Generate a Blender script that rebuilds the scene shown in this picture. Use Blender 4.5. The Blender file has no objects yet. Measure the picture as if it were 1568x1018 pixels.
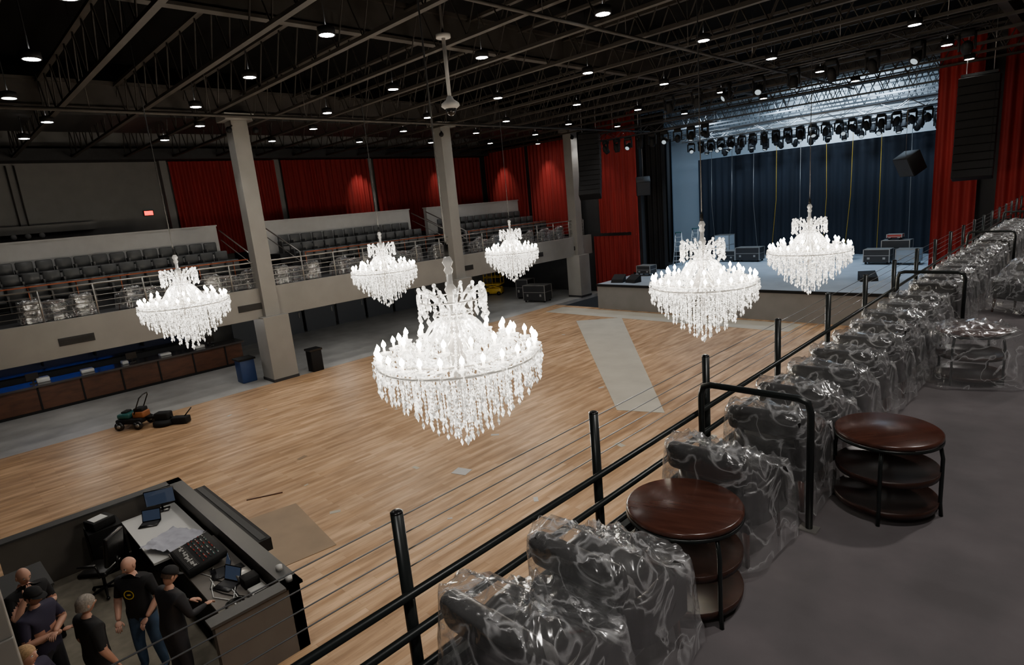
import bpy, bmesh, math, random
from mathutils import Vector, Matrix, noise
random.seed(7)
scn=bpy.context.scene
COL=scn.collection
# ---------------------------------------------------------------- camera
th,ro,ya=map(math.radians,(12.15,5.3,45.7))
h=Vector((-math.sin(ya),math.cos(ya),0)); r0=Vector((math.cos(ya),math.sin(ya),0)); zz=Vector((0,0,1))
F=h*math.cos(th)-zz*math.sin(th); U0=h*math.sin(th)+zz*math.cos(th)
Rt=r0*math.cos(ro)-U0*math.sin(ro); Up=r0*math.sin(ro)+U0*math.cos(ro)
M=Matrix((Rt,Up,-F)).transposed().to_4x4(); M.translation=Vector((0,0,6.2))
cd=bpy.data.cameras.new("camera"); cam=bpy.data.objects.new("camera",cd); COL.objects.link(cam)
cam.matrix_world=M; cd.sensor_width=36; cd.lens=36*900/1568.0; cd.clip_start=.05; cd.clip_end=300
scn.camera=cam
# ---------------------------------------------------------------- materials
MATS={}
def mat(name,col,rough=.6,metal=0,emit=0,ecol=None,var=.0,nscale=3.0,bump=0,spec=.5,stretch=(1,1,1)):
    if name in MATS: return MATS[name]
    m=bpy.data.materials.new(name); m.use_nodes=True; nt=m.node_tree; b=nt.nodes["Principled BSDF"]
    b.inputs["Base Color"].default_value=(*col,1); b.inputs["Roughness"].default_value=rough
    b.inputs["Metallic"].default_value=metal; b.inputs["Specular IOR Level"].default_value=spec
    if emit: 
        b.inputs["Emission Color"].default_value=(*(ecol or col),1); b.inputs["Emission Strength"].default_value=emit
    if var or bump:
        tc=nt.nodes.new("ShaderNodeTexCoord"); mp=nt.nodes.new("ShaderNodeMapping"); mp.inputs["Scale"].default_value=stretch
        n=nt.nodes.new("ShaderNodeTexNoise"); n.inputs["Scale"].default_value=nscale; n.inputs["Detail"].default_value=5
        nt.links.new(tc.outputs["Object"],mp.inputs[0]); nt.links.new(mp.outputs[0],n.inputs["Vector"])
        if var:
            r=nt.nodes.new("ShaderNodeValToRGB"); r.color_ramp.elements[0].position=.3; r.color_ramp.elements[1].position=.7
            r.color_ramp.elements[0].color=(*[c*(1-var) for c in col],1); r.color_ramp.elements[1].color=(*[min(1,c*(1+var)) for c in col],1)
            nt.links.new(n.outputs["Fac"],r.inputs[0]); nt.links.new(r.outputs[0],b.inputs["Base Color"])
        if bump:
            bp=nt.nodes.new("ShaderNodeBump"); bp.inputs["Strength"].default_value=bump; bp.inputs["Distance"].default_value=.02
            nt.links.new(n.outputs["Fac"],bp.inputs["Height"]); nt.links.new(bp.outputs[0],b.inputs["Normal"])
    MATS[name]=m; return m
def wood_floor():
    m=bpy.data.materials.new("oak_planks"); m.use_nodes=True; nt=m.node_tree; b=nt.nodes["Principled BSDF"]; L=nt.links.new
    tc=nt.nodes.new("ShaderNodeTexCoord"); s=nt.nodes.new("ShaderNodeSeparateXYZ"); c=nt.nodes.new("ShaderNodeCombineXYZ")
    L(tc.outputs["Object"],s.inputs[0]); L(s.outputs["Y"],c.inputs["X"]); L(s.outputs["X"],c.inputs["Y"])
    br=nt.nodes.new("ShaderNodeTexBrick"); br.inputs["Scale"].default_value=1; br.inputs["Brick Width"].default_value=1.5
    br.inputs["Row Height"].default_value=.13; br.inputs["Mortar Size"].default_value=.002; br.offset=.37
    br.inputs["Color1"].default_value=(.50,.315,.17,1); br.inputs["Color2"].default_value=(.67,.46,.285,1); br.inputs["Mortar"].default_value=(.3,.18,.1,1)
    L(c.outputs[0],br.inputs["Vector"])
    mp=nt.nodes.new("ShaderNodeMapping"); mp.inputs["Scale"].default_value=(.5,3.2,1); L(c.outputs[0],mp.inputs[0])
    n=nt.nodes.new("ShaderNodeTexNoise"); n.inputs["Scale"].default_value=1.7; n.inputs["Detail"].default_value=6; L(mp.outputs[0],n.inputs["Vector"])
    n2=nt.nodes.new("ShaderNodeTexNoise"); n2.inputs["Scale"].default_value=.3; n2.inputs["Detail"].default_value=5; L(c.outputs[0],n2.inputs["Vector"])
    r=nt.nodes.new("ShaderNodeValToRGB"); r.color_ramp.elements[0].color=(.62,.56,.50,1); r.color_ramp.elements[1].color=(1.12,1.1,1.08,1)
    r.color_ramp.elements[0].position=.34; r.color_ramp.elements[1].position=.66; L(n.outputs["Fac"],r.inputs[0])
    mx=nt.nodes.new("ShaderNodeMix"); mx.data_type='RGBA'; mx.blend_type='MULTIPLY'; mx.inputs[0].default_value=1
    L(br.outputs["Color"],mx.inputs[6]); L(r.outputs[0],mx.inputs[7])
    r2=nt.nodes.new("ShaderNodeValToRGB"); r2.color_ramp.elements[0].color=(.72,.70,.68,1); r2.color_ramp.elements[1].color=(1.1,1.1,1.1,1); r2.color_ramp.elements[0].position=.3; r2.color_ramp.elements[1].position=.7; L(n2.outputs["Fac"],r2.inputs[0])  # broad tone variation that also paints pools of light into the planks
    mx2=nt.nodes.new("ShaderNodeMix"); mx2.data_type='RGBA'; mx2.blend_type='MULTIPLY'; mx2.inputs[0].default_value=1
    L(mx.outputs[2],mx2.inputs[6]); L(r2.outputs[0],mx2.inputs[7]); L(mx2.outputs[2],b.inputs["Base Color"])
    b.inputs["Roughness"].default_value=.46
    return m
def plastic_film():
    m=bpy.data.materials.new("clear_plastic_film"); m.use_nodes=True; nt=m.node_tree; L=nt.links.new
    out=nt.nodes["Material Output"]; nt.nodes.remove(nt.nodes["Principled BSDF"])
    N=lambda t:nt.nodes.new("ShaderNode"+t)
    tr=N("BsdfTransparent"); tr.inputs[0].default_value=(.98,.985,.99,1)
    gl=N("BsdfGlossy"); gl.inputs["Roughness"].default_value=.17; gl.inputs["Color"].default_value=(1,1,1,1)
    df=N("BsdfDiffuse"); df.inputs[0].default_value=(.85,.86,.88,1)
    tc=N("TexCoord"); n=N("TexNoise"); n.inputs["Scale"].default_value=3.6; n.inputs["Detail"].default_value=3; n.inputs["Distortion"].default_value=1.0
    L(tc.outputs["Object"],n.inputs["Vector"])
    bp=N("Bump"); bp.inputs["Strength"].default_value=.8; bp.inputs["Distance"].default_value=.05; L(n.outputs["Fac"],bp.inputs["Height"])
    L(bp.outputs[0],gl.inputs["Normal"])
    sb=N("Math"); sb.operation='SUBTRACT'; sb.inputs[1].default_value=.52; L(n.outputs["Fac"],sb.inputs[0]); ab=N("Math"); ab.operation='ABSOLUTE'; L(sb.outputs[0],ab.inputs[0])
    r=N("MapRange"); r.inputs[1].default_value=0; r.inputs[2].default_value=.035; r.inputs[3].default_value=.42; r.inputs[4].default_value=.075  # white diffuse streaks painted in as crease highlights on the film
    L(ab.outputs[0],r.inputs[0])
    m1=N("MixShader"); L(r.outputs[0],m1.inputs[0]); L(tr.outputs[0],m1.inputs[1]); L(df.outputs[0],m1.inputs[2])
    fr=N("LayerWeight"); fr.inputs[0].default_value=.3
    mr=N("MapRange"); mr.inputs[3].default_value=.09; mr.inputs[4].default_value=.55; L(fr.outputs["Facing"],mr.inputs[0])
    m2=N("MixShader"); L(mr.outputs[0],m2.inputs[0]); L(m1.outputs[0],m2.inputs[1]); L(gl.outputs[0],m2.inputs[2]); L(m2.outputs[0],out.inputs[0])
    return m
def crystal_mat():
    m=bpy.data.materials.new("cut_crystal"); m.use_nodes=True; nt=m.node_tree; L=nt.links.new; b=nt.nodes["Principled BSDF"]; out=nt.nodes["Material Output"]
    N=lambda t:nt.nodes.new("ShaderNode"+t)
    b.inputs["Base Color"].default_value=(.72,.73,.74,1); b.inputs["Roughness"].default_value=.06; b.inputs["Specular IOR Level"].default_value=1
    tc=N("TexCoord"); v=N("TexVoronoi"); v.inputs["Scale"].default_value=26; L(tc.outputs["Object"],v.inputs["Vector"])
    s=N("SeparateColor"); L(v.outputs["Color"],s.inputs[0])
    r=N("MapRange"); r.inputs[1].default_value=.4; r.inputs[2].default_value=1; r.inputs[3].default_value=.06; r.inputs[4].default_value=4.2; L(s.outputs[0],r.inputs[0])  # sparkle painted as random emission per cell; the crystals are no lamps
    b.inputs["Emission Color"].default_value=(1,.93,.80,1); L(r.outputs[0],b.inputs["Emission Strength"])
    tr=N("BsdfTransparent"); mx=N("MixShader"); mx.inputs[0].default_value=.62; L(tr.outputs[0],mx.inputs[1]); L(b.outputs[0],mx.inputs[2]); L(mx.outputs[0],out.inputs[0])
    return m
WOOD=wood_floor(); FILM=plastic_film(); CRY=crystal_mat()
CONC=mat("polished_concrete",(.40,.40,.39),.35,var=.18,nscale=1.2)
GREYW=mat("grey_paint",(.23,.225,.22),.7,var=.05,nscale=2)
FASC=mat("fascia_grey",(.27,.265,.25),.6,var=.06,nscale=1.5)
LGREY=mat("light_grey_paint",(.50,.50,.49),.6,var=.04)
DARKW=mat("charcoal_paint",(.03,.031,.034),.7,var=.1)
DECK=mat("ceiling_deck_black",(.005,.005,.005),.9,spec=.1)
BLK=mat("matte_black",(.008,.008,.009),.7,spec=.3)
BLKG=mat("black_gloss",(.012,.012,.013),.25)
STEELD=mat("joist_steel",(.036,.031,.026),.65,var=.15)
CARPET=mat("balcony_carpet",(.105,.094,.100),.85,var=.2,nscale=2.5,bump=.15)
RED=mat("red_velour",(.24,.006,.005),.75,var=.15,nscale=1.0,stretch=(3,3,.2))
NAVY=mat("navy_backdrop",(.010,.015,.026),.85,var=.2,nscale=1,stretch=(2,2,.2))
STG=mat("stage_deck",(.38,.43,.49),.35,var=.12,nscale=1.2)
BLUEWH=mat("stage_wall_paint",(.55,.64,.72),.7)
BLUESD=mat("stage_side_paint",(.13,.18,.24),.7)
RAILM=mat("rail_black_steel",(.018,.022,.022),.32,metal=.3)
SILV=mat("rail_grey_steel",(.40,.39,.37),.35,metal=.7)
CABLE=mat("steel_cable",(.25,.26,.27),.35,metal=.8)
COPPER=mat("copper_rail",(.45,.12,.05),.4,metal=.4)
SEAT=mat("charcoal_vinyl",(.07,.073,.075),.42,var=.1)
LEATH=mat("black_leather",(.012,.011,.011),.30,bump=.1,nscale=30)
TWOOD=mat("walnut_top",(.068,.025,.017),.24,var=.3,nscale=4,stretch=(1,6,1))
TWOOD2=mat("walnut_shelf_shaded",(.035,.014,.010),.35,var=.3,nscale=4,stretch=(1,6,1))  # darkened copy of the top's walnut, shade under the top put into colour
BARW=mat("bar_panel_wood",(.085,.032,.016),.4,var=.3,nscale=2,stretch=(1,1,4))
BOARD=mat("masonite_sheet",(.46,.43,.36),.6,var=.1,nscale=1)
BOARD2=mat("plywood_sheet",(.27,.19,.12),.6,var=.12,nscale=1.5)
BLUELED=mat("blue_led",(.02,.08,1),.5,emit=3,ecol=(.02,.12,1))
WHITE=mat("white_laminate",(.7,.7,.68),.35)
CRYD=mat("crystal_frame",(.5,.48,.45),.15,metal=.6,emit=.2,ecol=(1,.94,.84))  # faint glow put into the frame metal along with the crystals
FLAME=mat("candle_bulb",(1,.95,.85),.3,emit=120,ecol=(1,.88,.70))
CANDLE=mat("candle_sleeve",(.9,.88,.82),.3,emit=5,ecol=(1,.91,.76))
LAMP=mat("downlight_lens",(1,1,1),.4,emit=60,ecol=(1,.97,.92))
CORD=mat("black_cord",(.03,.03,.03),.5)
LENS=mat("fixture_lens",(.25,.35,.4),.08,emit=.6,ecol=(.75,.9,1))
SKIN=mat("skin",(.50,.27,.19),.5); SKIN2=mat("skin_fair",(.60,.34,.25),.5)
LIP=mat("lips",(.38,.12,.10),.5); EYEW=mat("eye_white",(.8,.8,.78),.3); IRIS=mat("iris",(.05,.03,.02),.2)
HAIRG=mat("hair_grey",(.26,.23,.20),.7,var=.3,nscale=60); HAIRB=mat("hair_brown",(.07,.04,.025),.7,var=.3,nscale=60); HAIRBL=mat("hair_blond",(.42,.27,.14),.7,var=.3,nscale=60)
TEE=mat("black_tshirt",(.012,.012,.014),.85); JACK=mat("black_jacket",(.014,.014,.018),.7); NAVT=mat("navy_shirt",(.035,.03,.06),.85)
JEAN=mat("jeans",(.05,.09,.16),.85,var=.15,nscale=10); PANT=mat("dark_trousers",(.02,.02,.025),.85)
YEL=mat("yellow_print",(.85,.62,.04),.6); YELP=mat("yellow_paint",(.65,.42,.02),.4)
SHOE=mat("shoe_leather",(.02,.018,.016),.5)
TEAL=mat("teal_plastic",(.015,.10,.095),.45); ORG=mat("orange_plastic",(.30,.10,.03),.5)
SCREEN=mat("screen_glass",(.01,.012,.02),.1,emit=.05,ecol=(.4,.55,.9))
# ---------------------------------------------------------------- mesh builder
class MB:
    def __init__(s): s.v=[];s.f=[];s.m=[];s.mats=[];s.sm=[]
    def mi(s,m):
        if m not in s.mats: s.mats.append(m)
        return s.mats.index(m)
    def add(s,vs,fs,m,smooth=False):
        o=len(s.v); s.v+= [tuple(v) for v in vs]; k=s.mi(m)
        for f in fs: s.f.append([i+o for i in f]); s.m.append(k); s.sm.append(smooth)
    def box(s,x0,x1,y0,y1,z0,z1,m,T=None):
        vs=[Vector(p) for p in((x0,y0,z0),(x1,y0,z0),(x1,y1,z0),(x0,y1,z0),(x0,y0,z1),(x1,y0,z1),(x1,y1,z1),(x0,y1,z1))]
        if T: vs=[T@v for v in vs]
        s.add(vs,[(3,2,1,0),(4,5,6,7),(0,1,5,4),(1,2,6,5),(2,3,7,6),(3,0,4,7)],m)
    def rbox(s,x0,x1,y0,y1,z0,z1,r,m,T=None,seg=2,smooth=True):
        bm=bmesh.new(); bmesh.ops.create_cube(bm,size=1)
        for v in bm.verts: v.co=Vector(((x0+x1)/2+v.co.x*(x1-x0),(y0+y1)/2+v.co.y*(y1-y0),(z0+z1)/2+v.co.z*(z1-z0)))
        bmesh.ops.bevel(bm,geom=bm.edges[:],offset=r,segments=seg,affect='EDGES',profile=.5)
        s.bm(bm,m,T,smooth)
    def bm(s,bm,m,T=None,smooth=True):
        bm.verts.index_update()
        s.add([(T@v.co if T else v.co.copy()) for v in bm.verts],[[v.index for v in f.verts] for f in bm.faces],m,smooth); bm.free()
    def tube(s,pts,r,m,n=8,cap=True,smooth=True):
        pts=[Vector(p) for p in pts]; N=len(pts)
        rs=r if isinstance(r,(list,tuple)) else [r]*N
        vs=[];fs=[]; ref=None
        for i,p in enumerate(pts):
            d=(pts[min(i+1,N-1)]-pts[max(i-1,0)])
            if d.length<1e-9: d=Vector((0,0,1))
            d.normalize()
            if ref is None: ref=Vector((0,0,1)) if abs(d.z)<.9 else Vector((1,0,0))
            a=d.cross(ref); 
            if a.length<1e-4: a=d.cross(Vector((0,1,0)))
            a.normalize(); b=d.cross(a).normalized(); ref=a.cross(d).normalized()
            for k in range(n):
                t=2*math.pi*k/n; vs.append(p+(a*math.cos(t)+b*math.sin(t))*rs[i])
        for i in range(N-1):
            for k in range(n):
                k2=(k+1)%n; fs.append((i*n+k,i*n+k2,(i+1)*n+k2,(i+1)*n+k))
        if cap: fs.append(list(range(n))[::-1]); fs.append([(N-1)*n+k for k in range(n)])
        s.add(vs,fs,m,smooth)
    def lathe(s,c,prof,m,n=24,smooth=True,T=None):
        vs=[];fs=[]
        for (r,z) in prof:
            for k in range(n):
                t=2*math.pi*k/n; v=Vector((c[0]+r*math.cos(t),c[1]+r*math.sin(t),c[2]+z)); vs.append(T@v if T else v)
        for i in range(len(prof)-1):
            for k in range(n):
                k2=(k+1)%n; fs.append((i*n+k,i*n+k2,(i+1)*n+k2,(i+1)*n+k))
        s.add(vs,fs,m,smooth)
    def ball(s,c,r,m,n=8,k=6,sc=(1,1,1),T=None):
        prof=[(max(1e-4,r*math.sin(math.pi*i/k)),-r*math.cos(math.pi*i/k)) for i in range(k+1)]
        vs=[];fs=[]
        for (rr,z) in prof:
            for j in range(n):
                t=2*math.pi*j/n; v=Vector((c[0]+rr*math.cos(t)*sc[0],c[1]+rr*math.sin(t)*sc[1],c[2]+z*sc[2])); vs.append(T@v if T else v)
        for i in range(k):
            for j in range(n):
                j2=(j+1)%n; fs.append((i*n+j,i*n+j2,(i+1)*n+j2,(i+1)*n+j))
        s.add(vs,fs,m,True)
    def octa(s,c,r,hh,m):
        x,y,z=c
        s.add([(x+r,y,z),(x,y+r,z),(x-r,y,z),(x,y-r,z),(x,y,z+hh),(x,y,z-hh)],[(0,1,4),(1,2,4),(2,3,4),(3,0,4),(1,0,5),(2,1,5),(3,2,5),(0,3,5)],m)
    def mesh(s,name):
        me=bpy.data.meshes.new(name); me.from_pydata(s.v,[],s.f)
        for m in s.mats: me.materials.append(m)
        me.polygons.foreach_set("material_index",s.m); me.polygons.foreach_set("use_smooth",s.sm); me.update(); return me
    def obj(s,name,loc=(0,0,0),rz=0,parent=None,bevel=0):
        o=bpy.data.objects.new(name,s.mesh(name)); COL.objects.link(o); o.location=loc; o.rotation_euler=(0,0,rz)
        if parent: o.parent=parent
        if bevel:
            b=o.modifiers.new("bevel","BEVEL"); b.width=bevel; b.segments=2; b.limit_method='ANGLE'
        return o
def inst(me,name,loc,rz=0,sc=1,parent=None):
    o=bpy.data.objects.new(name,me); COL.objects.link(o); o.location=loc; o.rotation_euler=(0,0,rz); o.scale=(sc,sc,sc)
    if parent:o.parent=parent
    return o
def empty(name,loc=(0,0,0),rz=0):
    e=bpy.data.objects.new(name,None); COL.objects.link(e); e.location=loc; e.rotation_euler=(0,0,rz); e.empty_display_size=.2; return e
def simple(name,boxes,m,bevel=0):
    b=MB()
    for q in boxes: b.box(*q,m)
    return b.obj(name,bevel=bevel)
def light(name,kind,loc,power,col=(1,1,1),size=.2,rot=None,spot=None,parent=None,blend=.5):
    ld=bpy.data.lights.new(name,kind); ld.energy=power; ld.color=col
    if kind=='AREA': ld.size=size
    else: ld.shadow_soft_size=size
    if spot: ld.spot_size=math.radians(spot); ld.spot_blend=blend
    o=bpy.data.objects.new(name,ld); COL.objects.link(o); o.location=loc
    if rot: o.rotation_euler=rot
    if parent: o.parent=parent
    return o
def aim(o,t):
    o.rotation_euler=(Vector(t)-o.location).to_track_quat('-Z','Y').to_euler()
# ---------------------------------------------------------------- shell
simple("floor",[(-23.6,6,-9,27,-.2,0)],WOOD)
simple("floor_concrete",[(-36,-23.6,-9,32,-.2,0)],CONC)
simple("ceiling",[(-36,6,-9,44,12.2,12.5)],DECK)
simple("wall_left",[(-35,-34.6,-9,32.4,0,12.2)],GREYW)
simple("wall_right",[(6,6.4,-9,32.4,0,12.2)],GREYW)
simple("wall_back",[(-35,6.4,-9.4,-9,0,12.2)],DARKW)
simple("wall_front",[(-35,-20.4,32,32.4,0,12.2),(-5.2,6.4,32,32.4,0,12.2),(-20.4,-5.2,32,32.4,10.9,12.2)],DARKW)
simple("wall_stage_rear",[(-25,-2,43.6,44,0,12.2)],BLUEWH)
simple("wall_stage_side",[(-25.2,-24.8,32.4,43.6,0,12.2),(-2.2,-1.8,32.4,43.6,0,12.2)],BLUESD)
simple("floor_stage_house",[(-25,-2,32.4,43.6,-.2,0)],CONC)
simple("trim_1",[(-34.6,-33.4,-9,32,10.0,10.5)],DARKW)
# left balcony
b=MB()
b.box(-34.59,-24.25,-8.9,31.6,2.72,3.8,DARKW); b.box(-24.25,-24.05,-8.9,31.6,2.64,3.86,FASC)
for i,(xa,z) in enumerate(((-26.3,4.12),(-27.5,4.5),(-28.7,4.9))):
    for (ya_,yb_) in ((-8.9,10.3),(12.6,21.5),(22.8,31)):
        b.box(-30.1,xa,ya_,yb_,3.8,z,DARKW)
for (ya_,yb_) in ((-8.9,10.3),(12.6,21.5),(22.8,31)):
    b.box(-30.25,-29.95,ya_,yb_,3.8,6.5,LGREY); b.box(-30.3,-29.9,ya_-.03,yb_+.03,6.5,6.56,LGREY)
    b.box(-34.55,-30.25,ya_,yb_,3.8,5.0,DARKW)
b.obj("balcony_left")
b=MB()
for y in (-2.5,3.2,9.0,14.6,20.5,26.2,30.2):
    b.box(-24.05,-24.03,y-.5,y+.5,3.02,3.28,DARKW)
    for k in range(5): b.box(-24.03,-24.0,y-.47,y+.47,3.05+k*.045,3.065+k*.045,STEELD)
b.obj("air_vent_grilles")
simple("balcony_right",[(-2.36,5.99,-8.9,31.9,3.5,3.8)],CARPET)
simple("trim_2",[(-2.42,-2.3,-8.9,31.9,3.3,3.84)],RAILM)
def column(x,y,lw,uw):
    b=MB(); b.box(x-lw/2,x+lw/2,y-lw/2,y+lw/2,0,2.7,FASC); b.box(x-uw/2-.02,x+uw/2-.02,y-uw/2,y+uw/2,2.7,10.3,FASC)
    b.box(x-uw/2-.15,x+uw/2+.15,y-uw/2-.25,y+uw/2+.25,10.3,10.55,FASC); b.box(x-lw/2-.02,x+lw/2+.02,y-lw/2-.02,y+lw/2+.02,0,.12,DARKW)
    b.tube([(x+uw/2,y-.3,10.1),(x+uw/2+.3,y-.5,10.0)],.03,BLK); b.ball((x+uw/2+.3,y-.55,9.9),.12,BLK); b.ball((x+uw/2+.3,y+.45,9.9),.12,BLK)
    b.obj("column",bevel=.01)
column(-24.1,9.75,1.05,.62); column(-24.1,19.9,1.05,.62); column(-24.1,30.1,1.05,.62); column(-7.2,-.42,.62,.62)
b=MB()
for y in (9.8,15.7,21.9,28.1): b.box(-34.59,-34.2,y-.16,y+.16,3.8,10.0,GREYW)
b.obj("trim_3")
b=MB(); b.box(-34.6,-33.9,-6,6.3,6.9,7.25,GREYW); b.tube([(-34.5,3.6,9.9),(-34.5,3.6,7.25)],.03,STEELD); b.tube([(-34.5,3.9,9.9),(-34.5,3.9,7.25)],.03,STEELD)
for y in (3.2,3.7,4.2): b.ball((-33.8,y,6.8),.12,LGREY)
b.obj("wall_duct")
b=MB(); b.box(-34.58,-34.5,8.55,9.0,7.35,7.62,BLK); b.box(-34.5,-34.49,8.58,8.97,7.38,7.59,mat("exit_red",(1,.05,.03),.5,emit=4,ecol=(1,.02,.01)))
b.obj("exit_sign")
def curtain(name,p0,p1,z0,z1,m,amp=.1,wl=.35,seed=0):
    p0=Vector((*p0,0));p1=Vector((*p1,0)); L=(p1-p0).length; d=(p1-p0)/L; nrm=Vector((-d.y,d.x,0)); n=int(L/wl*8); nz=8
    vs=[];fs=[]
    for j in range(nz+1):
        t=j/nz; z=z0+(z1-z0)*t
        for i in range(n+1):
            s=L*i/n; ph=s/wl*2*math.pi+1.5*noise.noise(Vector((s*.6,seed,0)))
            a=amp*(1.15-.35*t)*(.7+.5*noise.noise(Vector((s*1.3,t*1.2,seed+5))))
            p=p0+d*s+nrm*(a*math.sin(ph)); vs.append((p.x,p.y,z))
    for j in range(nz):
        for i in range(n):
            a=j*(n+1)+i; fs.append((a,a+1,a+n+2,a+n+1))
    b=MB(); b.add(vs,fs,m,True); return b.obj(name)
for i,(y0,y1) in enumerate(((10,15.5),(15.9,21.7),(22.1,27.9),(28.3,31.4))):
    curtain("red_curtain",(-34.05,y0),(-34.05,y1),5.02,9.95,RED,seed=i)
for i,(x0,x1) in enumerate(((-33.8,-29.6),(-29.3,-24.9),(-23.4,-20.9))):
    curtain("red_curtain",(x0,31.75),(x1,31.75),5.02 if i==0 else 3.9,10.3 if i<2 else 10.9,RED,seed=10+i)
curtain("red_curtain",(-24.0,31.8),(-21.0,31.8),0.02,3.7,RED,seed=21)
curtain("proscenium_curtain",(-20.8,31.4),(-20.1,31.2),1.43,11.0,RED,seed=31)
curtain("proscenium_curtain",(-5.4,31.3),(-3.9,31.3),1.43,11.2,RED,seed=32)
curtain("proscenium_curtain",(-3.3,31.6),(5.8,31.6),3.85,11.2,RED,seed=33)
curtain("black_leg_curtain",(-20.6,32.7),(-19.1,32.7),1.43,10.8,BLK,seed=41)
curtain("black_leg_curtain",(-21.9,36.2),(-20.6,36.2),1.43,9.5,BLK,seed=42)
curtain("stage_backdrop",(-20.7,40),(-6.2,40),1.43,8.1,NAVY,amp=.08,wl=.5,seed=50)
b=MB(); b.box(-20.2,-2.45,26.8,32.4,0.0,1.28,GREYW); b.box(-20.25,-2.45,26.75,32.4,1.28,1.4,BLK); b.box(-24.7,-2.3,32.4,43.5,0.0,1.39,BLK)
b.box(-20.2,-2.45,26.85,43.4,1.4,1.41,STG)
b.obj("stage")
b=MB(); b.box(-24.78,-24.7,36.5,38.2,9.6,11.4,mat("daylight_glass",(.6,.8,1),.2,emit=3,ecol=(.6,.8,1)))
b.box(-24.8,-24.68,37.3,37.36,9.6,11.4,BLK); b.obj("window_1")
# ---------------------------------------------------------------- ceiling structure
b=MB()
def joist(b,y,x0,x1,zb=10.15,zt=11.3,m=STEELD):
    b.box(x0,x1,y-.07,y+.07,zb-.05,zb+.03,m); b.box(x0,x1,y-.07,y+.07,zt,zt+.08,m)
    n=int((x1-x0)/1.1); dx=(x1-x0)/n
    for i in range(n):
        xa=x0+i*dx; b.tube([(xa,y,zb),(xa+dx/2,y,zt)],.022,m,n=4,cap=False); b.tube([(xa+dx/2,y,zt),(xa+dx,y,zb)],.022,m,n=4,cap=False)
for k in range(-3,15): joist(b,1.75+2.1*k,-33.5,5.9)
b.obj("ceiling_joists")
b=MB()
for x in (-24.1,-13.2,-2.6):
    b.box(x-.12,x+.12,-8.9,31.9,11.35,11.45,STEELD); b.box(x-.02,x+.02,-8.9,31.9,10.6,11.4,STEELD); b.box(x-.12,x+.12,-8.9,31.9,10.55,10.62,STEELD)
b.obj("roof_girders")
b=MB()
for k in range(6): 
    joist(b,33.5+1.8*k,-24.6,-2.3,9.9,11.2,mat("stage_steel",(.11,.12,.13),.5))
b.obj("stage_roof_joists")
b=MB()
b.tube([(-19,-8,9.6),(-19,31,9.6)],.05,STEELD); b.tube([(-8.5,-8,9.9),(-8.5,31,9.9)],.04,STEELD)
for y in range(-8,31,3): b.tube([(-19,y,9.6),(-19,y,12.2)],.01,STEELD,n=4); b.tube([(-8.5,y,9.9),(-8.5,y,12.2)],.01,STEELD,n=4)
b.obj("ceiling_conduits")
b=MB(); DU=mat("duct_paint",(.03,.03,.03),.5); b.box(-23,-14,-3,-1.6,9.9,10.7,DU); b.box(-30,-26,-8.5,31,10.7,11.3,DU)
for q in ((-22,-2.3,10.7),(-16,-2.3,10.7),(-28,0,11.3),(-28,20,11.3)): b.tube([q,(q[0],q[1],12.2)],.03,BLK)
b.obj("ceiling_ducts")
b=MB(); LP=[]
for x in (-4.1,-7.9,-11.7,-15.7,-19.8,-23.2,-26.7):
    for y in (2.5,6.9,11.25,15.7,20.2,24.7,29.0):
        if x==-23.2: y+=1.2
        if x==-26.7: y+=1.0
        if x==-4.1 and y<20: continue
        b.lathe((x,y,9.95),[(.15,.02),(.17,.0),(.18,.0),(.18,.15),(.03,.2)],BLK,n=14)
        b.lathe((x,y,9.955),[(.001,0),(.15,0)],LAMP,n=14); b.tube([(x,y,10.15),(x,y,12.2)],.012,BLK,n=4); LP.append((x,y))
b.obj("ceiling_downlights")
for i,(x,y) in enumerate(LP):
    light("downlight_lamp","SPOT",(x,y,9.9),150,(1,.94,.87),.12,(0,0,0),95,blend=.6)
b=MB(); b.tube([(-11.2,9.6,12.2),(-11.2,9.6,10.2)],.03,STEELD); b.lathe((-11.2,9.6,10.1),[(.001,.1),(.17,.08),(.17,0),(.001,0)],LGREY,n=16)
b.tube([(-11.2,9.6,10.1),(-11.2,9.6,8.75)],.045,LGREY); b.lathe((-11.2,9.6,8.45),[(.001,.4),(.06,.38),(.1,.3),(.21,.22),(.22,.16),(.14,.1)],LGREY,n=18); b.ball((-11.2,9.6,8.52),.13,BLKG,n=14,k=8); b.obj("dome_camera")
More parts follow.
